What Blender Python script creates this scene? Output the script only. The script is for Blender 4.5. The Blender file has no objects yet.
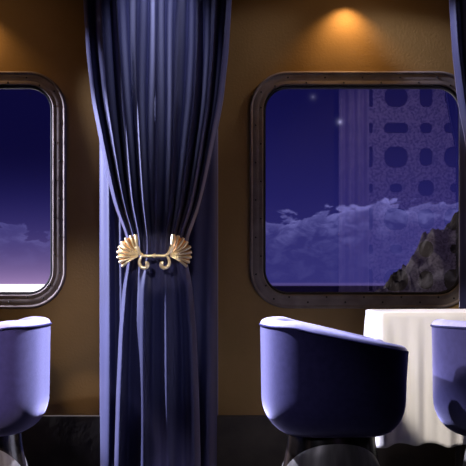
import bpy, bmesh, math, random
from math import sin, cos, pi, radians
from mathutils import Vector, noise

random.seed(7)
sc = bpy.context.scene
col = sc.collection
S, D, H = 215.0, 6.5, 1.0           # pixels per metre at the back wall, camera distance, eye height
HY = 262.0                          # image row of the eye level


def at(px, py, d=0.0):
    k = (D - d) / D / S
    return Vector(((px - 233) * k, -d, H - (py - HY) * k))


# ------------------------------------------------------------------ materials
def lin(c):
    return tuple(((v / 255) / 12.92 if v / 255 <= .04045 else ((v / 255 + .055) / 1.055) ** 2.4) for v in c)


def new_mat(name):
    m = bpy.data.materials.new(name)
    m.use_nodes = True
    nt = m.node_tree
    return m, nt, nt.nodes['Principled BSDF']


def mottled(name, c1, c2, scale=8, rough=.7, metal=0, spec=.3, sheen=0, sheen_c=(1, 1, 1), bump=0, bscale=60,
            stretch=(1, 1, 1), detail=5, sheen_r=.4, lo=.35, hi=.65, bdist=.01):
    m, nt, b = new_mat(name)
    tc = nt.nodes.new('ShaderNodeTexCoord')
    mp = nt.nodes.new('ShaderNodeMapping')
    mp.inputs['Scale'].default_value = stretch
    nt.links.new(tc.outputs['Object'], mp.inputs['Vector'])
    n = nt.nodes.new('ShaderNodeTexNoise')
    n.inputs['Scale'].default_value = scale
    n.inputs['Detail'].default_value = detail
    nt.links.new(mp.outputs['Vector'], n.inputs['Vector'])
    r = nt.nodes.new('ShaderNodeValToRGB')
    r.color_ramp.elements[0].position = lo
    r.color_ramp.elements[1].position = hi
    r.color_ramp.elements[0].color = (*c1, 1)
    r.color_ramp.elements[1].color = (*c2, 1)
    nt.links.new(n.outputs['Fac'], r.inputs['Fac'])
    nt.links.new(r.outputs['Color'], b.inputs['Base Color'])
    b.inputs['Roughness'].default_value = rough
    b.inputs['Metallic'].default_value = metal
    b.inputs['Specular IOR Level'].default_value = spec
    if sheen:
        b.inputs['Sheen Weight'].default_value = sheen
        b.inputs['Sheen Tint'].default_value = (*sheen_c, 1)
        b.inputs['Sheen Roughness'].default_value = sheen_r
    if bump:
        n2 = nt.nodes.new('ShaderNodeTexNoise')
        n2.inputs['Scale'].default_value = bscale
        n2.inputs['Detail'].default_value = 4
        nt.links.new(mp.outputs['Vector'], n2.inputs['Vector'])
        bp = nt.nodes.new('ShaderNodeBump')
        bp.inputs['Strength'].default_value = bump
        bp.inputs['Distance'].default_value = bdist
        nt.links.new(n2.outputs['Fac'], bp.inputs['Height'])
        nt.links.new(bp.outputs['Normal'], b.inputs['Normal'])
    return m


M = {}
M['wall'] = mottled('brown_wall_panel', (.20, .118, .036), (.255, .152, .05), 2.2, .55, spec=.25, bump=.12, bscale=90)
M['wainscot'] = mottled('dark_leather_wainscot', (.030, .024, .017), (.06, .048, .034), 6, .5, spec=.35, bump=.35, bscale=9, detail=8)
M['floor'] = mottled('dark_carpet', (.03, .028, .026), (.05, .046, .043), 30, .95, spec=.1, bump=.3, bscale=300)
M['ceiling'] = mottled('ceiling_panel', (.10, .07, .04), (.12, .08, .045), 3, .8)
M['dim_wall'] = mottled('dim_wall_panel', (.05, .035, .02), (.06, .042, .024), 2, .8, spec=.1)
M['frame'] = mottled('bronze_frame', (.12, .096, .088), (.17, .138, .126), 14, .7, metal=.25, spec=.3, bump=.08, bscale=120)
M['rivet'] = mottled('dark_rivet', (.012, .010, .010), (.02, .016, .015), 20, .4, metal=.6)
M['gasket'] = mottled('black_rubber', (.004, .004, .005), (.007, .007, .008), 20, .55, spec=.2)
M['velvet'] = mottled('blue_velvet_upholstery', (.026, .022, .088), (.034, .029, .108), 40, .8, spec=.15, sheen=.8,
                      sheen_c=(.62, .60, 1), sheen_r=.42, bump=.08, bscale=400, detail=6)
M['rim'] = mottled('velvet_rim_lit', (.36, .34, .62), (.42, .40, .68), 40, .7, spec=.2, sheen=.6,
                   sheen_c=(.8, .78, 1), sheen_r=.4)  # paler copy of the chair velvet; light on the rim put into its colour
M['piping'] = mottled('navy_piping', (.012, .011, .06), (.02, .018, .09), 40, .6)
M['cushion'] = mottled('blue_seat_fabric', (.04, .035, .15), (.05, .045, .18), 30, .8, sheen=.4, sheen_c=(.6, .6, 1))
M['pedestal'] = mottled('black_lacquer_wood', (.004, .0035, .003), (.05, .034, .026), 26, .22, spec=.6, stretch=(1, 1, .04), lo=.45, hi=.75)
M['floor_reflection'] = mottled('grey_floor_reflection', (.12, .112, .105), (.24, .225, .21), 26, .4, metal=.3, stretch=(1, 1, .05))  # grey tone for the floor mirrored in the lacquer
M['curtain'] = mottled('navy_velvet_curtain', (.015, .016, .058), (.021, .0225, .076), 3, .62, spec=.3, sheen=1,
                       sheen_c=(.66, .67, 1), sheen_r=.35, bump=.05, bscale=250)
M['gold'] = mottled('pale_gold', (.95, .76, .42), (1.0, .86, .58), 60, .30, metal=.55, spec=.7)
M['gold_dark'] = mottled('deep_gold', (.34, .15, .03), (.46, .22, .05), 60, .45, metal=.5, spec=.6)
M['cloth'] = mottled('white_table_linen', (.78, .74, .69), (.86, .82, .77), 5, .85, spec=.1, bump=.15, bscale=14, stretch=(1, 1, .25), bdist=.02)
M['table_wood'] = mottled('dark_table_wood', (.02, .013, .01), (.05, .03, .02), 12, .4, stretch=(1, 8, 1))
M['lace'] = mottled('lilac_lace', (.30, .24, .40), (.62, .52, .74), 42, .9, spec=.1, detail=3, lo=.42, hi=.55)
M['lace_border'] = mottled('lilac_border_cloth', (.50, .42, .64), (.62, .52, .74), 10, .9, spec=.1)
M['rock'] = mottled('dark_stand_in_rock', (.035, .028, .025), (.22, .20, .20), 2.2, .95, spec=.1, detail=7, lo=.5, hi=.75)


def glass_mat():
    m = bpy.data.materials.new('window_glass')
    m.use_nodes = True
    nt = m.node_tree
    nt.nodes.clear()
    out = nt.nodes.new('ShaderNodeOutputMaterial')
    mix = nt.nodes.new('ShaderNodeMixShader')
    tr = nt.nodes.new('ShaderNodeBsdfTransparent')
    gl = nt.nodes.new('ShaderNodeBsdfGlossy')
    gl.inputs['Roughness'].default_value = .01
    gl.inputs['Color'].default_value = (1, 1, 1, 1)
    fr = nt.nodes.new('ShaderNodeFresnel')
    fr.inputs['IOR'].default_value = 2.6
    nt.links.new(fr.outputs[0], mix.inputs[0])
    nt.links.new(tr.outputs[0], mix.inputs[1])
    nt.links.new(gl.outputs[0], mix.inputs[2])
    nt.links.new(mix.outputs[0], out.inputs[0])
    return m


M['glass'] = glass_mat()


# ------------------------------------------------------------------ object helpers
def mesh_obj(name, verts, faces, mat, parent=None, smooth=True, angle=None):
    me = bpy.data.meshes.new(name)
    me.from_pydata([tuple(v) for v in verts], [], faces)
    bm = bmesh.new()
    bm.from_mesh(me)
    bmesh.ops.recalc_face_normals(bm, faces=bm.faces)
    bm.to_mesh(me)
    bm.free()
    me.materials.append(mat)
    for p in me.polygons:
        p.use_smooth = smooth
    if smooth and angle:
        me.set_sharp_from_angle(angle=radians(angle))
    o = bpy.data.objects.new(name, me)
    col.objects.link(o)
    o.parent = parent
    return o


def empty(name, loc, rz=0):
    o = bpy.data.objects.new(name, None)
    o.location = loc
    o.rotation_euler = (0, 0, rz)
    o.empty_display_size = .1
    col.objects.link(o)
    return o


def tag(o, label=None, cat=None, group=None, kind=None):
    for k, v in (('label', label), ('category', cat), ('group', group), ('kind', kind)):
        if v:
            o[k] = v
    return o


def copy_tree(o, parent=None):
    c = o.copy()
    col.objects.link(c)
    c.parent = parent
    for ch in [x for x in bpy.data.objects if x.parent == o]:
        copy_tree(ch, c)
    return c


def box(name, x0, x1, y0, y1, z0, z1, mat, parent=None):
    v = [(x, y, z) for x in (x0, x1) for y in (y0, y1) for z in (z0, z1)]
    f = [(0, 1, 3, 2), (4, 6, 7, 5), (0, 4, 5, 1), (2, 3, 7, 6), (0, 2, 6, 4), (1, 5, 7, 3)]
    return mesh_obj(name, v, f, mat, parent, smooth=False)


def grid_faces(nu, nv, closed_u=False, off=0):
    f = []
    for j in range(nv - 1):
        for i in range(nu if closed_u else nu - 1):
            a = off + j * nu + i
            b = off + j * nu + (i + 1) % nu
            f.append((a, b, b + nu, a + nu))
    return f


def tube(points, radii, seg=10, cap=True):
    """tapering tube along a 3-D polyline: verts, faces"""
    V, F = [], []
    n = len(points)
    pts = [Vector(p) for p in points]
    up = Vector((0, 1, 0))
    for i, p in enumerate(pts):
        t = (pts[min(i + 1, n - 1)] - pts[max(i - 1, 0)]).normalized()
        a = t.cross(up)
        if a.length < 1e-4:
            a = t.cross(Vector((1, 0, 0)))
        a.normalize()
        b = t.cross(a)
        r = radii[i] if hasattr(radii, '__len__') else radii
        rx, ry = r if hasattr(r, '__len__') else (r, r)
        for k in range(seg):
            w = 2 * pi * k / seg
            V.append(p + a * cos(w) * rx + b * sin(w) * ry)
    F = grid_faces(seg, n, True)
    if cap:
        F.append(tuple(range(seg)))
        F.append(tuple(range((n - 1) * seg, n * seg)))
    return V, F


def smooth_path(pts, n=8):
    """Catmull-Rom through the points"""
    pts = [Vector(p) for p in pts]
    P = [pts[0] * 2 - pts[1]] + pts + [pts[-1] * 2 - pts[-2]]
    out = []
    for i in range(1, len(P) - 2):
        for k in range(n):
            t = k / n
            a, b, c, d = P[i - 1], P[i], P[i + 1], P[i + 2]
            out.append(.5 * ((2 * b) + (c - a) * t + (2 * a - 5 * b + 4 * c - d) * t * t + (3 * b - a - 3 * c + d) * t ** 3))
    out.append(pts[-1])
    return out


def interp(tab, x):
    if x <= tab[0][0]:
        return tab[0][1]
    for (a, va), (b, vb) in zip(tab, tab[1:]):
        if x <= b:
            t = (x - a) / (b - a)
            return va + (vb - va) * t
    return tab[-1][1]


def sstep(a, b, x):
    t = max(0, min(1, (x - a) / (b - a)))
    return t * t * (3 - 2 * t)


def rrect(hw, hh, r, n=12):
    pts = []
    for cx, cz, a0 in ((hw - r, hh - r, 0), (-hw + r, hh - r, 90), (-hw + r, -hh + r, 180), (hw - r, -hh + r, 270)):
        for k in range(n + 1):
            a = radians(a0 + 90 * k / n)
            pts.append((cx + r * cos(a), cz + r * sin(a)))
    return pts


def flat_with_holes(name, outer, holes, thick, mat, parent=None):
    """a slab in the XZ plane with real holes, front face at y = 0, back at y = +thick"""
    cu = bpy.data.curves.new(name, 'CURVE')
    cu.dimensions = '2D'
    cu.fill_mode = 'BOTH'
    cu.extrude = thick / 2
    for loop in [outer] + holes:
        sp = cu.splines.new('POLY')
        sp.points.add(len(loop) - 1)
        for p, (x, z) in zip(sp.points, loop):
            p.co = (x, z, 0, 1)
        sp.use_cyclic_u = True
    tmp = bpy.data.objects.new(name + '_tmp', cu)
    col.objects.link(tmp)
    dg = bpy.context.evaluated_depsgraph_get()
    me = bpy.data.meshes.new_from_object(tmp.evaluated_get(dg))
    bpy.data.objects.remove(tmp)
    for v in me.vertices:
        x, z, t = v.co
        v.co = (x, thick / 2 - t, z)
    bm = bmesh.new()
    bm.from_mesh(me)
    bmesh.ops.remove_doubles(bm, verts=bm.verts, dist=1e-5)
    bmesh.ops.recalc_face_normals(bm, faces=bm.faces)
    bm.to_mesh(me)
    bm.free()
    me.materials.clear()
    me.materials.append(mat)
    o = bpy.data.objects.new(name, me)
    col.objects.link(o)
    o.parent = parent
    return o


# ------------------------------------------------------------------ the room
RX, RY, RZ = 3.4, -7.0, 2.75
WIN = {1: at(363, 190), 2: at(-47, 190)}
WHW, WHH, WR = 113 / S, 118 / S, 38 / S


def shifted(pts, c):
    return [(x + c.x, z + c.z) for x, z in pts]


holes = [shifted(rrect(WHW - .05, WHH - .05, WR - .05), WIN[k]) for k in WIN]
wall = flat_with_holes('wall_back', [(-RX, 0), (RX, 0), (RX, RZ), (-RX, RZ)], holes, .12, M['wall'])
tag(wall, kind='structure')
tag(box('wall_front', -RX, RX, RY - .1, RY, 0, RZ, M['dim_wall']), kind='structure')
tag(box('wall_left', -RX - .1, -RX, RY, .12, 0, RZ, M['dim_wall']), kind='structure')
tag(box('wall_right', RX, RX + .1, RY, .12, 0, RZ, M['dim_wall']), kind='structure')
tag(box('floor', -RX - .1, RX + .1, RY - .1, .12, -.1, 0, M['floor']), kind='structure')
tag(box('ceiling', -RX - .1, RX + .1, RY - .1, .12, RZ, RZ + .1, M['ceiling']), kind='structure')
zt = at(0, 415).z
bb = box('baseboard_back', -RX, RX, -.018, .0, 0, zt, M['wainscot'])
bv = bb.modifiers.new('bevel', 'BEVEL')
bv.width = .005
bv.segments = 2
tag(bb, kind='structure')


# ------------------------------------------------------------------ windows
def sweep_ring(profile, n=14):
    """profile: list of (inset from the outer edge, height out of the wall)"""
    V = []
    for o, h in profile:
        r = max(WR - o, .02)
        V += [(x, -h, z) for x, z in rrect(WHW - o, WHH - o, r, n)]
    m = 4 * (n + 1)
    return V, grid_faces(m, len(profile), True)


def rivet_mesh():
    V, F = [], []
    seg = 8
    for r, h in ((.0048, 0), (.0044, .0018), (.0026, .0032)):
        V += [(r * cos(2 * pi * k / seg), -h, r * sin(2 * pi * k / seg)) for k in range(seg)]
    F = grid_faces(seg, 3, True) + [tuple(range(2 * seg, 3 * seg))]
    return V, F


def make_window():
    root = empty('window_1', (WIN[1].x, 0, WIN[1].z))
    tag(root, kind='structure')
    prof = [(-.002, -.002), (-.002, .013), (.001, .018), (.006, .0195), (.010, .017), (.0125, .0135), (.0165, .0135), (.019, .0145),
            (.040, .0145), (.042, .0138), (.044, .0145), (.058, .0140), (.061, .010), (.062, .004), (.062, -.03)]
    mesh_obj('window_frame', *sweep_ring(prof), M['frame'], root, angle=50)
    prof = [(.0615, -.002), (.0615, .002), (.064, .005), (.069, .004), (.073, -.004), (.074, -.045), (.058, -.045)]
    mesh_obj('gasket', *sweep_ring(prof), M['gasket'], root, angle=50)
    pts = rrect(WHW - .066, WHH - .066, WR - .066, 12)
    n = len(pts)
    V = [(x, .030, z) for x, z in pts]
    mesh_obj('glass_pane', V, [tuple(range(n))], M['glass'], root, smooth=False)
    # rivets, alternating between the two rows of the flange
    path = rrect(WHW - .0, WHH - .0, WR, 24)
    seg, tot = [], 0
    for a, b in zip(path, path[1:] + path[:1]):
        l = math.dist(a, b)
        seg.append((tot, l, a, b))
        tot += l
    N = 46
    first = None
    for k in range(N):
        s = tot * (k + .25) / N
        for t0, l, a, b in seg:
            if l > 0 and t0 <= s <= t0 + l:
                t = (s - t0) / l
                x, z = a[0] + (b[0] - a[0]) * t, a[1] + (b[1] - a[1]) * t
                nx, nz = b[1] - a[1], -(b[0] - a[0])
                q = math.hypot(nx, nz)
                nx, nz = nx / q, nz / q
                break
        ins = .027 if k % 2 else .051
        if first is None:
            first = mesh_obj('rivet', *rivet_mesh(), M['rivet'], root)
            o = first
        else:
            o = first.copy()
            col.objects.link(o)
            o.parent = root
        o.location = (x - nx * ins, -.0145, z - nz * ins)
    return root


w1 = make_window()
w2 = copy_tree(w1)
w2.name = 'window_2'
w2.location = (WIN[2].x, 0, WIN[2].z)


# ------------------------------------------------------------------ curtains
CD = .20                                                    # depth of the drape's face in front of the wall
KC = (D - CD) / D / S


def cz(py):
    return H - (py - HY) * KC


HALF = [(-140, 80), (0, 75), (50, 72.0), (100, 66.5), (130, 60.5), (150, 56.5), (177, 51), (200, 45.5), (215, 40.5), (229, 34), (243, 30), (262, 30),
        (285, 35), (330, 39), (400, 42), (480, 44)]


def fold(u, n, sharp=.75):
    """rounded folds with narrow valleys, 0..1"""
    c = abs(cos(pi * n * u / 2))
    return c ** sharp


def make_curtain():
    cx = (156.6 - 233) * KC
    root = empty('curtain', (cx, -.12, .02))
    base = Vector((cx, -.12, .02))
    # straight hanging outer panel behind the gathered drape
    V = []
    nu, nv = 161, 60
    for j in range(nv):
        z = .03 + (RZ - .06 - .03) * j / (nv - 1)
        for i in range(nu):
            u = -1 + 2 * i / (nu - 1)
            hw = 61 * KC
            x = hw * (sin(u * pi / 2) * .35 + u * .65)
            edge = max(0, (abs(u) - .66) / .34)
            dep = .105 + .018 * cos(7.2 * pi * (u + .07 * sin(3 * u + z))) * (1 - edge * .7) + .006 * sin(19 * u + 1.3 * z)
            dep -= .095 * edge ** 2.0
            V.append(Vector((cx + x, -dep, z)) - base)
    o = mesh_obj('outer_panel', V, grid_faces(nu, nv), M['curtain'], root)
    s = o.modifiers.new('thickness', 'SOLIDIFY')
    s.thickness = .003
    # gathered drape, pulled in by the clasp
    V = []
    nu, nv = 301, 150
    for j in range(nv):
        py = -118 + (476 + 118) * j / (nv - 1)
        w = interp(HALF, py)
        w = (w + interp(HALF, py - 9) + interp(HALF, py + 9) + interp(HALF, py + 4) + interp(HALF, py - 4)) / 5
        hw = w * KC
        z = max(cz(py), .03)
        low = sstep(235, 290, py)
        tight = math.exp(-((py - 250) / 26) ** 2)
        for i in range(nu):
            u = -1 + 2 * i / (nu - 1)
            # folds: many fine ones above the clasp, broad ones below
            warp = u + .018 * sin(5 * u + .012 * py) + .012 * sin(11 * u - .02 * py)
            f_hi = .5 + .5 * cos(2 * pi * 4.35 * (warp - .06 * sin(2 * pi * u * .5))) + .07 * sin(23 * u + py * .01)
            f_lo = .5 + .5 * cos(2 * pi * 1.75 * (u * .97 + .03 * sin(2.2 * u + .01 * py) - .24)) + .10 * cos(23 * u + .4)
            amp = .068 * (1 - .68 * tight) * (w / 73) ** .4
            f = f_hi * (1 - low) + f_lo * low * .8
            edge = max(0, (abs(u) - .86) / .14)
            dep = CD - .02 + amp * (f - .6) * (1 - .6 * edge) + .018 * (1 - u * u) - .055 * edge ** 2.0 + .012 * tight
            # slack swags between the folds
            dep += .006 * sin(7 * u + py * .018) * (1 - tight)
            V.append(Vector((cx + hw * u, -max(dep, .125 if abs(u) < .99 else .115), z)) - base)
    o = mesh_obj('gathered_drape', V, grid_faces(nu, nv), M['curtain'], root)
    s = o.modifiers.new('thickness', 'SOLIDIFY')
    s.thickness = .003
    return root


curtain = make_curtain()
tag(curtain, 'full navy velvet curtain gathered by a clasp between the two windows', 'curtain', 'curtains between the windows')
curtain2 = copy_tree(curtain)
curtain2.location.x += 370 * KC
tag(curtain2, 'navy velvet curtain cut off at the right edge, past the right window', 'curtain')


# ------------------------------------------------------------------ gold clasp
def make_clasp():
    dcl = .262
    k = (D - dcl) / D / S
    c = at(154.5, 255.8, dcl)
    root = empty('curtain_clasp', c)

    def L(px, py, dy=0.0, mir=1):
        return Vector(((px - 154.5) * k * mir, -dy, -(py - 255.8) * k))
    tips = [(135.6, 234.6), (130.6, 235.6), (125.4, 238.0), (121.3, 241.8), (118.4, 246.6), (117.2, 252.0), (117.5, 257.4), (119.2, 262.4), (122.0, 266.6)]
    mid = [(136.6, 244.5), (133.6, 245.4), (130.2, 246.6), (127.6, 248.6), (126.0, 251.0), (125.4, 253.8), (125.9, 256.8), (127.2, 259.4), (129.2, 261.0)]
    for mir in (1, -1):
        # the shell's backing plate
        outline = tips + [(131, 260.6), (138.6, 256.6), (138.5, 251)]
        ctr = (130.5, 251.5)
        V = [L(ctr[0], ctr[1], .002, mir)] + [L(ctr[0] + (p[0] - ctr[0]) * .93, ctr[1] + (p[1] - ctr[1]) * .93, -.006, mir) for p in outline]
        V += [L(ctr[0], ctr[1], -.012, mir)] + [L(ctr[0] + (p[0] - ctr[0]) * .93, ctr[1] + (p[1] - ctr[1]) * .93, -.012, mir) for p in outline]
        n = len(outline)
        F = []
        for i in range(n):
            a, b = 1 + i, 1 + (i + 1) % n
            F += [(0, a, b), (n + 1, b + n + 1, a + n + 1), (a, a + n + 1, b + n + 1, b)]
        fan = mesh_obj('shell_fan', V, F, M['gold_dark'], root)
        for i, (t, m_) in enumerate(zip(tips, mid)):
            pts = smooth_path([L(138.8, 254.8 + .15 * i, .004, mir), L(*m_, .010, mir), L(*t, .004, mir)], 6)
            nn = len(pts)
            rad = []
            for q in range(nn):
                f = q / (nn - 1)
                r = (.55 + 1.18 * f ** 1.1) * k
                if f > .9:
                    r *= .85
                rad.append((r, r * 1.1))
            if i == 0:
                rad = [(r[0] * 1.45, r[1] * 1.2) for r in rad]
            mesh_obj('rib', *tube(pts, rad), M['gold'], fan)
        # stem sweeping from the inner rib into the bar, then the curl
        pts = smooth_path([L(137.0, 247.0, .010, mir), L(138.6, 251.2, .011, mir), L(141.2, 254.4, .011, mir), L(145.0, 255.8, .011, mir), L(154.5, 255.8, .011, mir)], 7)
        nn = len(pts)
        mesh_obj('bar', *tube(pts, [(2.5 - 1.0 * min(1, q / nn * 1.6)) * k for q in range(nn)]), M['gold'], root)
        pts = smooth_path([L(142.4, 255.6, .010, mir), L(140.2, 259.0, .010, mir), L(139.6, 263.2, .010, mir), L(141.4, 266.8, .010, mir), L(144.8, 268.0, .011, mir),
                           L(147.4, 266.2, .012, mir), L(147.2, 263.6, .013, mir), L(145.6, 263.4, .013, mir)], 6)
        nn = len(pts)
        mesh_obj('scroll', *tube(pts, [(1.35 + 1.05 * (q / nn)) * k for q in range(nn)]), M['gold'], root)
    # bead in the middle of the bar
    V, F = [], []
    ns, nr = 16, 9
    for j in range(nr):
        a = pi * j / (nr - 1)
        for i in range(ns):
            b = 2 * pi * i / ns
            r = 2.3 * k
            V.append((r * sin(a) * cos(b), -.011 + r * sin(a) * sin(b), r * cos(a)))
    mesh_obj('bead', V, grid_faces(ns, nr, True), M['gold'], root)
    return root


clasp = make_clasp()
tag(clasp, 'pale gold double shell clasp gathering the curtain left of centre', 'clasp', 'gold curtain clasps')
clasp2 = copy_tree(clasp)
clasp2.location.x += 370 * KC
tag(clasp2, 'gold double shell clasp on the curtain past the right window', 'clasp')


# ------------------------------------------------------------------ tub chairs
CA, CB, CN = .270, .275, 3.1


def plan(th):
    c, s = cos(th), sin(th)
    n = CN if c < 0 else CN + 3.0 * sstep(0, .6, c)
    r = (abs(c / CA) ** n + abs(s / CB) ** n) ** (-1 / n)
    x, y = r * c, r * s
    if x > 0:                                                # the open front sits a little behind the arms
        x *= 1 - .012 - .05 * sstep(.15, .24, x) * (1 - sstep(.15, .235, abs(y)))
    return x, y


def rim_z(x, y):
    z = .777 - .205 * max(0, x + .20) * sstep(-.235, -.12, x)
    opening = sstep(.17, .23, x) * (1 - sstep(.165, .215, abs(y)))
    return z * (1 - opening) + .535 * opening


def make_chair():
    root = empty('tub_chair', (0, 0, 0))
    n = 160
    zb, rb = .338, .145
    V, P = [], []
    prof = [('b', .02, 0), ('b', .35, 0), ('b', .50, 0)]
    ths = [2 * pi * i / n for i in range(n)]
    rows = []
    rows.append([(.05 * plan(t)[0], .05 * plan(t)[1], zb) for t in ths])
    rows.append([(.45 * plan(t)[0], .45 * plan(t)[1], zb) for t in ths])
    for q in range(0, 10):                                   # rounded lower edge
        a = pi / 2 * q / 9
        f = 1 - .42 * (1 - sin(a))
        z = zb + rb * (1 - cos(a))
        rows.append([(f * plan(t)[0] * .985, f * plan(t)[1] * .985, min(z, rim_z(*plan(t)) - .02)) for t in ths])
    for q in range(1, 7):                                    # outer side
        s = q / 6
        row = []
        for t in ths:
            x, y = plan(t)
            z0, z1 = min(zb + rb, rim_z(x, y) - .02), rim_z(x, y) - .020
            k = .985 + .015 * s
            row.append((x * k, y * k, z0 + (z1 - z0) * s))
        rows.append(row)
    V = [p for r in rows for p in r]
    mesh_obj('shell', V, grid_faces(n, len(rows), True) + [tuple(range(n))], M['velvet'], root)
    # padded rim and the inside of the tub
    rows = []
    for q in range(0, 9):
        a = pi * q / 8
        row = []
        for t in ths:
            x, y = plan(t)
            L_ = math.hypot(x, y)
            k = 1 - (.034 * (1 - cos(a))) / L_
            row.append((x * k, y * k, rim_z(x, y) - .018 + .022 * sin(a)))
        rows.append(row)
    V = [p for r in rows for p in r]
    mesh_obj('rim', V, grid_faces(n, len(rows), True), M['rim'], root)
    rows = []
    for s in (0, .25, .5, .75, 1):
        row = []
        for t in ths:
            x, y = plan(t)
            L_ = math.hypot(x, y)
            k = 1 - (.067 + .01 * sin(s * pi)) / L_
            z1 = rim_z(x, y) - .016
            row.append((x * k, y * k, z1 + (.36 - z1) * s))
        rows.append(row)
    V = [p for r in rows for p in r]
    mesh_obj('inner_lining', V, grid_faces(n, len(rows), True), M['velvet'], root)
    # piping along the seam under the rim
    pts = [Vector((plan(t)[0] * 1.003, plan(t)[1] * 1.003, rim_z(*plan(t)) - .021)) for t in ths]
    V = []
    for i, p in enumerate(pts):
        t = (pts[(i + 1) % n] - pts[i - 1]).normalized()
        a = t.cross(Vector((0, 0, 1)))
        if a.length < .01:
            a = Vector((1, 0, 0))
        a.normalize()
        b = t.cross(a)
        V += [p + a * cos(w) * .0042 + b * sin(w) * .0042 for w in (2 * pi * k / 8 for k in range(8))]
    F = []
    for i in range(n):
        for k in range(8):
            a, b = i * 8 + k, i * 8 + (k + 1) % 8
            c, d = ((i + 1) % n) * 8 + (k + 1) % 8, ((i + 1) % n) * 8 + k
            F.append((a, b, c, d))
    mesh_obj('piping', V, F, M['piping'], root)
    # seat cushion
    rows = []
    for f, z in ((.02, .560), (.3, .559), (.55, .553), (.69, .540), (.735, .520), (.735, .45), (.70, .40), (.02, .395)):
        rows.append([(f * plan(t)[0], f * plan(t)[1], z) for t in ths])
    V = [p for r in rows for p in r]
    mesh_obj('seat_cushion', V, grid_faces(n, len(rows), True) + [tuple(range(n))], M['cushion'], root)
    # flared pedestal
    prof = [(.02, .342), (.168, .342), (.170, .335), (.172, .30), (.180, .25), (.191, .19), (.203, .12), (.214, .05), (.218, .012), (.214, .002), (.02, .002)]
    ns = 64
    V = [(r * cos(2 * pi * i / ns), r * sin(2 * pi * i / ns), z) for r, z in prof for i in range(ns)]
    mesh_obj('pedestal', V, grid_faces(ns, len(prof), True), M['pedestal'], root, angle=50)
    # added arched grey panels, drawing the floor's reflection on each side of the pedestal
    pz = [(z, r) for r, z in prof[1:9]][::-1]
    for side in (-1, 1):
        V = []
        nu, nv = 41, 14
        for j in range(nv):
            for i in range(nu):
                u = -1 + 2 * i / (nu - 1)
                th = side * pi / 2 + u * radians(84)
                ztop = .315 - .125 * (abs(u) ** 2.2)
                z = .012 + (ztop - .012) * j / (nv - 1)
                r = interp(pz, z) + (.005 if 0 < i < nu - 1 and j < nv - 1 else .0005)
                V.append((r * cos(th), r * sin(th), z))
        mesh_obj('reflection_panel', V, grid_faces(nu, nv), M['floor_reflection'], root)
    return root


chair = make_chair()
k_ch = (D - 1.05) / D / S
chair.location = ((330.7 - 233) * k_ch, -1.075, 0)
chair.rotation_euler.z = radians(5)
tag(chair, 'blue velvet tub chair seen side on, between curtain and white table', 'chair', 'blue tub chairs')
chair2 = copy_tree(chair)
chair2.location = ((-22.5 - 233) * k_ch, -1.05, 0)
chair2.rotation_euler.z = pi - radians(5)
tag(chair2, 'blue tub chair with brightly lit back edge, under the left window', 'chair')
chair3 = copy_tree(chair)
chair3.location = ((433 + 74 - 233) * k_ch, -1.17, 0)
chair3.rotation_euler.z = radians(38)
tag(chair3, 'blue tub chair cut off at the right edge, in front of the white tablecloth', 'chair')


# ------------------------------------------------------------------ table and cloth
TX0, TX1, TY0, TY1, TZ = .588, 1.40, -.725, -.312, .789
tcx, tcy = (TX0 + TX1) / 2, (TY0 + TY1) / 2
thw, thh = (TX1 - TX0) / 2, (TY1 - TY0) / 2


def make_table():
    root = empty('dining_table', (tcx, tcy, 0))
    pts = rrect(thw - .014, thh - .014, .03, 6)
    n = len(pts)
    V = [(x, y, TZ - .035) for x, y in pts] + [(x, y, TZ - .005) for x, y in pts]
    mesh_obj('tabletop', V, [tuple(range(n)), tuple(range(n, 2 * n))] + grid_faces(n, 2, True), M['table_wood'], root, smooth=False)
    ns = 32
    for nm, prof in (('column', [(.01, .03), (.06, .03), (.045, .08), (.04, .4), (.045, .7), (.09, TZ - .036), (.01, TZ - .036)]),
                     ('foot', [(.01, .001), (.19, .001), (.19, .012), (.17, .02), (.06, .045), (.01, .045)])):
        V = [(r * cos(2 * pi * i / ns), r * sin(2 * pi * i / ns), z) for r, z in prof for i in range(ns)]
        mesh_obj(nm, V, grid_faces(ns, len(prof), True), M['table_wood'], root, angle=40)
    return root


tag(make_table(), 'dark pedestal dining table hidden under the white tablecloth', 'table')


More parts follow.
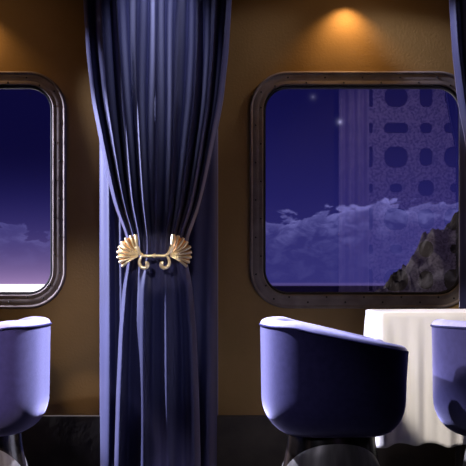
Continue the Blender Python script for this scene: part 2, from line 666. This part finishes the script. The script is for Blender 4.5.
def make_cloth():
    nseg = 420
    base = []
    # perimeter path, evenly sampled
    path = rrect(thw, thh, .035, 10)
    path = path + path[:1]
    L_ = [0]
    for a, b in zip(path, path[1:]):
        L_.append(L_[-1] + math.dist(a, b))
    for i in range(nseg):
        s = L_[-1] * i / nseg
        for j in range(len(path) - 1):
            if L_[j] <= s <= L_[j + 1] and L_[j + 1] > L_[j]:
                t = (s - L_[j]) / (L_[j + 1] - L_[j])
                a, b = path[j], path[j + 1]
                nx, ny = b[1] - a[1], -(b[0] - a[0])
                q = math.hypot(nx, ny)
                base.append((a[0] + (b[0] - a[0]) * t, a[1] + (b[1] - a[1]) * t, nx / q, ny / q, s))
                break
    V, rows = [], 0
    for f in (.0, .5, .9, .985):
        V += [(x * f, y * f, TZ + .002) for x, y, *_ in base]
        rows += 1
    ndn = 40
    for j in range(ndn):
        t = j / (ndn - 1)
        for x, y, nx, ny, s in base:
            g = .25 * sstep(0, .08, t) + .75 * sstep(.0, .6, t)
            w = .55 * sin(s * 46 + 1.1 * sin(s * 5)) + .45 * sin(s * 83 + 2 * sin(s * 9)) + .35 * sin(s * 21 + 1)
            corner = sstep(thw - .10, thw, abs(x)) * sstep(thh - .10, thh, abs(y))
            out = .003 + .014 * t + g * (.017 * w + .02 * corner)
            drop = .537 + .006 * sin(s * 46 + 1) + .004 * sin(s * 17)
            rr = .008
            z = TZ + .002 - drop * t - (rr if t > 0 else rr * .4)
            V.append((x + nx * out, y + ny * out, z))
        rows += 1
    V = [Vector(v) + Vector((tcx, tcy, 0)) - Vector((tcx, tcy, TZ)) for v in V]
    o = mesh_obj('tablecloth', V, grid_faces(nseg, rows, True), M['cloth'], None)
    o.location = (tcx, tcy, TZ)
    s = o.modifiers.new('thickness', 'SOLIDIFY')
    s.thickness = .0015
    s.offset = 1
    return o


tag(make_cloth(), 'long white tablecloth draped over the table below the right window', 'tablecloth')


# ------------------------------------------------------------------ lace curtain on the opposite wall (seen mirrored in the right window's glass)
def make_lace():
    y = RY + .06
    k = 13.5 / D / S                                         # metres per pixel at the mirrored distance

    def X(px):
        return (px - 233) * k

    def Z(py):
        return H - (py - HY) * k
    x0, x1, x2 = X(338), X(368), X(488)
    root = empty('lace_curtain', ((x0 + x2) / 2, y, Z(330)))
    off = root.location
    hs = []
    for py, hh_b, wb, hs_s, ws in ((67, 5, 12, 5, 6), (97, 10, 11.5, 10, 6.5), (128, 5.2, 12, 5.4, 6), (157, 10.5, 11.8, 9, 6.5), (188, 4.5, 6, 8, 8), (219, 11, 12, 10, 8),
                                   (249, 4.5, 6, 8, 7), (280, 11, 12, 9, 7), (308, 5, 12, 5, 6)):
        for px, w, h in ((366.5 + 4, 2.2, hh_b), (396, wb, hh_b), (426, ws, hs_s), (456, wb, hh_b)):
            r = min(w, h) * .85
            hs.append([(X(px) + a * k - off.x, Z(py) + b * k - off.z) for a, b in rrect(w, h, r, 6)])
    outer = [(x1 - off.x, 0), (x2 - off.x, 0), (x2 - off.x, Z(40) - off.z), (x1 - off.x, Z(40) - off.z)]
    flat_with_holes('lace_panel', outer, hs, .004, M['lace'], root)
    V = []
    nu, nv = 60, 8
    for j in range(nv):
        for i in range(nu):
            u = i / (nu - 1)
            x = x0 + (x1 - x0) * u
            d = .09 * abs(sin(u * 3.3 * pi + .9)) ** .6
            V.append((x - off.x, .02 + d, Z(330 - 290 * j / (nv - 1)) - off.z))
    mesh_obj('border_band', V, grid_faces(nu, nv), M['lace_border'], root)
    return root


tag(make_lace(), 'lilac lace curtain mirrored in the glass of the right window', 'curtain')


# ------------------------------------------------------------------ crag standing in for an unclear dark shape in the right window
def make_crag_stand_in():
    y0 = 26.0
    k = (D + y0) / D / S
    cx0, cx1 = (352 - 233) * k, (520 - 233) * k
    zb = H - (345 - HY) * k
    prof = [(352, 330), (372, 300), (384, 289), (395, 277), (404, 266), (414, 257), (420, 246), (425, 236), (431, 232), (437, 233), (443, 235), (449, 229), (456, 220), (466, 208), (480, 202), (520, 230)]
    nu, nv = 180, 60
    V = []
    for j in range(nv):
        v = j / (nv - 1)
        for i in range(nu):
            u = i / (nu - 1)
            px = 352 + (520 - 352) * u
            top = H - (interp(prof, px) - HY) * k
            p = Vector((u * 9, v * 6, 3.1))
            h = noise.fractal(p * 1.3, 1.0, 2.1, 6)
            ridge = sin(min(1, v * 1.0) * pi)                # front foot -> crest -> back foot
            z = zb + (top - zb) * (ridge ** .8) + .34 * h * ridge ** .5
            V.append((cx0 + (cx1 - cx0) * u + .10 * noise.noise(p * 2), y0 - 3 + 6 * v + .2 * h, z))
    c = Vector(((cx0 + cx1) / 2, y0, zb))
    o = mesh_obj('crag_stand_in', [Vector(v) - c for v in V], grid_faces(nu, nv), M['rock'], None)
    o.location = c
    return o


tag(make_crag_stand_in(), 'dark rocky stand-in for an unclear shape, low in the right window', 'rock')

# ------------------------------------------------------------------ night sky
w = bpy.data.worlds.new('night_sky')
sc.world = w
w.use_nodes = True
nt = w.node_tree
nt.nodes.clear()


def val(x):
    return x


def mth(op, a, b=None, c=None, clamp=False):
    n = nt.nodes.new('ShaderNodeMath')
    n.operation = op
    n.use_clamp = clamp
    for i, v in enumerate((a, b, c)):
        if v is None:
            continue
        if isinstance(v, (int, float)):
            n.inputs[i].default_value = v
        else:
            nt.links.new(v, n.inputs[i])
    return n.outputs[0]


def smooth(x, a, b):
    n = nt.nodes.new('ShaderNodeMapRange')
    n.interpolation_type = 'SMOOTHSTEP'
    nt.links.new(x, n.inputs['Value'])
    n.inputs['From Min'].default_value = a
    n.inputs['From Max'].default_value = b
    return n.outputs['Result']


def mixc(f, a, b, mode='MIX'):
    n = nt.nodes.new('ShaderNodeMix')
    n.data_type = 'RGBA'
    n.blend_type = mode
    if isinstance(f, (int, float)):
        n.inputs[0].default_value = f
    else:
        nt.links.new(f, n.inputs[0])
    for sock, v in ((n.inputs[6], a), (n.inputs[7], b)):
        if isinstance(v, tuple):
            sock.default_value = (*v, 1)
        else:
            nt.links.new(v, sock)
    return n.outputs[2]


def fbm(scale, vec, detail=6, rough=.55, dist=0.0):
    n = nt.nodes.new('ShaderNodeTexNoise')
    n.inputs['Scale'].default_value = scale
    n.inputs['Detail'].default_value = detail
    n.inputs['Roughness'].default_value = rough
    n.inputs['Distortion'].default_value = dist
    nt.links.new(vec, n.inputs['Vector'])
    return n.outputs['Fac']


tc = nt.nodes.new('ShaderNodeTexCoord')
sep = nt.nodes.new('ShaderNodeSeparateXYZ')
nt.links.new(tc.outputs['Generated'], sep.inputs[0])
yy = mth('MAXIMUM', sep.outputs[1], .02)
X = mth('MULTIPLY', mth('DIVIDE', sep.outputs[0], yy), 13.975)
Y = mth('ADD', mth('MULTIPLY', mth('DIVIDE', sep.outputs[2], yy), 13.975), (233 - HY) / 100)
comb = nt.nodes.new('ShaderNodeCombineXYZ')
nt.links.new(X, comb.inputs[0])
nt.links.new(mth('MULTIPLY', Y, 1.7), comb.inputs[1])
vec = comb.outputs[0]
left = smooth(X, -1.3, -1.8)

ramp = nt.nodes.new('ShaderNodeValToRGB')
e = ramp.color_ramp.elements
e[0].position, e[0].color = 0, (.045, .040, .25, 1)
e[1].position, e[1].color = 1, (.008, .007, .085, 1)
m_ = ramp.color_ramp.elements.new(.45)
m_.color = (.022, .020, .175, 1)
nt.links.new(smooth(Y, -.7, 1.6), ramp.inputs['Fac'])
sky = mixc(mth('MULTIPLY', left, smooth(Y, -.1, .9)), ramp.outputs['Color'], (.0055, .0045, .055))
# cloud bank: a lumpy top edge with a lit rim, fading into haze below
big = fbm(1.1, vec, 2)
lump = fbm(4.0, vec, 5, .55, .4)
E = mth('ADD', -.29, mth('ADD', mth('MULTIPLY', big, .55), mth('MULTIPLY', lump, .44)))
E = mth('ADD', E, mth('MULTIPLY', smooth(X, .3, 2.2), .16))
E = mth('SUBTRACT', E, mth('MULTIPLY', left, .22))
dE = mth('SUBTRACT', E, Y)
mask = smooth(dE, 0.0, .035)
rim = mth('MULTIPLY', mth('EXPONENT', mth('MULTIPLY', mth('MAXIMUM', dE, 0.0), -11.0)), mask)
puff = fbm(5.5, vec, 5, .6, .6)
body = mth('MULTIPLY', smooth(puff, .42, .68), mth('MULTIPLY', mask, mth('EXPONENT', mth('MULTIPLY', mth('MAXIMUM', dE, 0.0), -3.2))))
cl = mth('ADD', mth('MULTIPLY', rim, .66), mth('MULTIPLY', body, .75), clamp=True)
cl = mth('MULTIPLY', cl, mth('SUBTRACT', 1.0, mth('MULTIPLY', left, .62)))
sky = mixc(mth('MULTIPLY', mask, .45), sky, (.06, .055, .30))
sky = mixc(cl, sky, (.23, .22, .66))
# two stars
for px, py, r, s in ((340, 122, .016, 1.0), (313, 97, .018, .22)):
    dx = mth('SUBTRACT', X, (px - 233) / 100)
    dy = mth('SUBTRACT', Y, (233 - py) / 100)
    rr = mth('SQRT', mth('ADD', mth('MULTIPLY', dx, dx), mth('MULTIPLY', dy, dy)))
    g = mth('MULTIPLY', mth('EXPONENT', mth('MULTIPLY', rr, -1 / r * 1.2)), s, clamp=True)
    sky = mixc(g, sky, (.7, .68, 1.2))
# glow towards the horizon on the left, a thin lilac line and dark sea on the right
glow = mth('MULTIPLY', left, mth('EXPONENT', mth('MULTIPLY', mth('ADD', Y, .50), -5.0)))
sky = mixc(mth('MULTIPLY', glow, .8, clamp=True), sky, (.62, .40, .82))
sea = mixc(left, (.004, .003, .02), (3.2, 3.0, 3.2))
sky = mixc(smooth(Y, -.505, -.525), sky, sea)
line = mth('MULTIPLY', smooth(Y, -.535, -.52), smooth(Y, -.49, -.51))
sky = mixc(mth('MULTIPLY', line, mth('MULTIPLY', mth('SUBTRACT', 1.0, left), .7)), sky, (.16, .12, .42))
bg = nt.nodes.new('ShaderNodeBackground')
nt.links.new(sky, bg.inputs['Color'])
bg.inputs['Strength'].default_value = .76
out = nt.nodes.new('ShaderNodeOutputWorld')
nt.links.new(bg.outputs[0], out.inputs[0])


# ------------------------------------------------------------------ lamps of the car and added fill lights
def spot(name, loc, target, power, color, angle, blend=.5, size=.02):
    l = bpy.data.lights.new(name, 'SPOT')
    l.energy = power
    l.color = color
    l.spot_size = radians(angle)
    l.spot_blend = blend
    l.shadow_soft_size = size
    o = bpy.data.objects.new(name, l)
    col.objects.link(o)
    o.location = loc
    o.rotation_euler = (Vector(target) - Vector(loc)).to_track_quat('-Z', 'Y').to_euler()
    return o


WARM, COOL, NEUT = (1, .60, .28), (.72, .74, 1), (1, .93, .86)
for px in (345, -31):
    p = at(px, -4)
    spot('wall_washer', (p.x, -.085, p.z), (p.x, -.03, .6), 12, WARM, 112, .9, .012)
    spot('wall_fill', (p.x, -.6, p.z + .2), (p.x, .1, 1.0), 4.5, WARM, 140, 1, .05)  # unseen fill, added to lift the dark upper wall
# table spot
spot('table_spot', (.04, -2.6, 1.95), (1.12, -.7, .66), 225, NEUT, 24.5, .25, .02)
# spots over the chair backs, then unseen front fills added for the chairs
spot('chair_spot', (-1.0, -.98, 2.4), (.20, -1.12, .6), 900, COOL, 24, .6, .03)
spot('chair_spot', (.30, -.62, 2.4), (-.80, -1.05, .6), 900, COOL, 22, .6, .03)
spot('seat_fill', (-1.5, -3.2, 1.9), (-.98, -1.35, .55), 420, (1, .84, .9), 22, .8, .04)
spot('seat_fill', (-1.6, -3.6, 1.7), (.08, -1.32, .58), 75, (.8, .78, 1), 15, 1, .04)
spot('seat_fill', (.75, -3.8, 1.9), (1.02, -1.38, .56), 110, (.82, .82, 1), 11, .9, .04)
# spot over the curtain, then unseen lights added to brighten curtain edges
spot('curtain_spot', (-.34, -.62, 2.70), (-.34, -.2, 2.1), 44, COOL, 40, .9, .02)
spot('curtain_edge_fill', (-3.1, -.05, 1.9), (-.62, -.08, 1.0), 2200, COOL, 36, .4, .012)
spot('curtain_edge_fill', (-1.05, -.34, 2.45), (-.70, -.16, 1.9), 45, COOL, 24, .8, .02)
spot('curtain_edge_fill', (.9, -.28, 2.5), (-.05, -.15, 1.9), 22, COOL, 34, .7, .02)
spot('curtain_edge_fill', (.07, -.15, 2.42), (1.03, -.15, 1.9), 120, COOL, 30, .7, .02)
spot('curtain_front_fill', (-1.5, -4.0, 2.3), (-.56, -.2, .75), 190, COOL, 13, .8, .05)  # unseen front fill added for the lower curtain folds
spot('low_warm_fill', (.2, -3.2, 1.3), (-.685, 0, .385), 100, (1, .75, .5), 4.4, 1, .02)  # unseen beam added for the bright patch low on the wall
spot('low_warm_fill', (-.5, -3.4, 1.5), (-.86, 0, .78), 75, (1, .72, .42), 13, 1, .05)  # unseen fill added to warm the lower left wall
spot('clasp_fill', (-.9, -2.6, 1.9), (-.36, -.26, 1.02), 150, (1, .86, .68), 6, .6, .02)  # unseen light added to brighten the clasp
spot('lace_fill', (1.4, -5.2, 2.5), (1.55, RY, 1.5), 45, (.85, .7, 1), 85, .5, .05)  # unseen light added so the lace shows in the pane

# ------------------------------------------------------------------ camera
cam = bpy.data.cameras.new('camera')
cam.sensor_width = 36
cam.lens = 36 / (2 * (233 / S / D))
cam.clip_start = .05
cam.clip_end = 500
co = bpy.data.objects.new('camera', cam)
col.objects.link(co)
co.location = (0, -D, H)
co.rotation_euler = (pi / 2, 0, 0)
cam.shift_y = (HY - 233) / 466
sc.camera = co
sc.view_settings.view_transform = 'Standard'
sc.view_settings.look = 'None'
sc.view_settings.exposure = 0
sc.view_settings.gamma = 1
sc.view_settings.use_curve_mapping = False
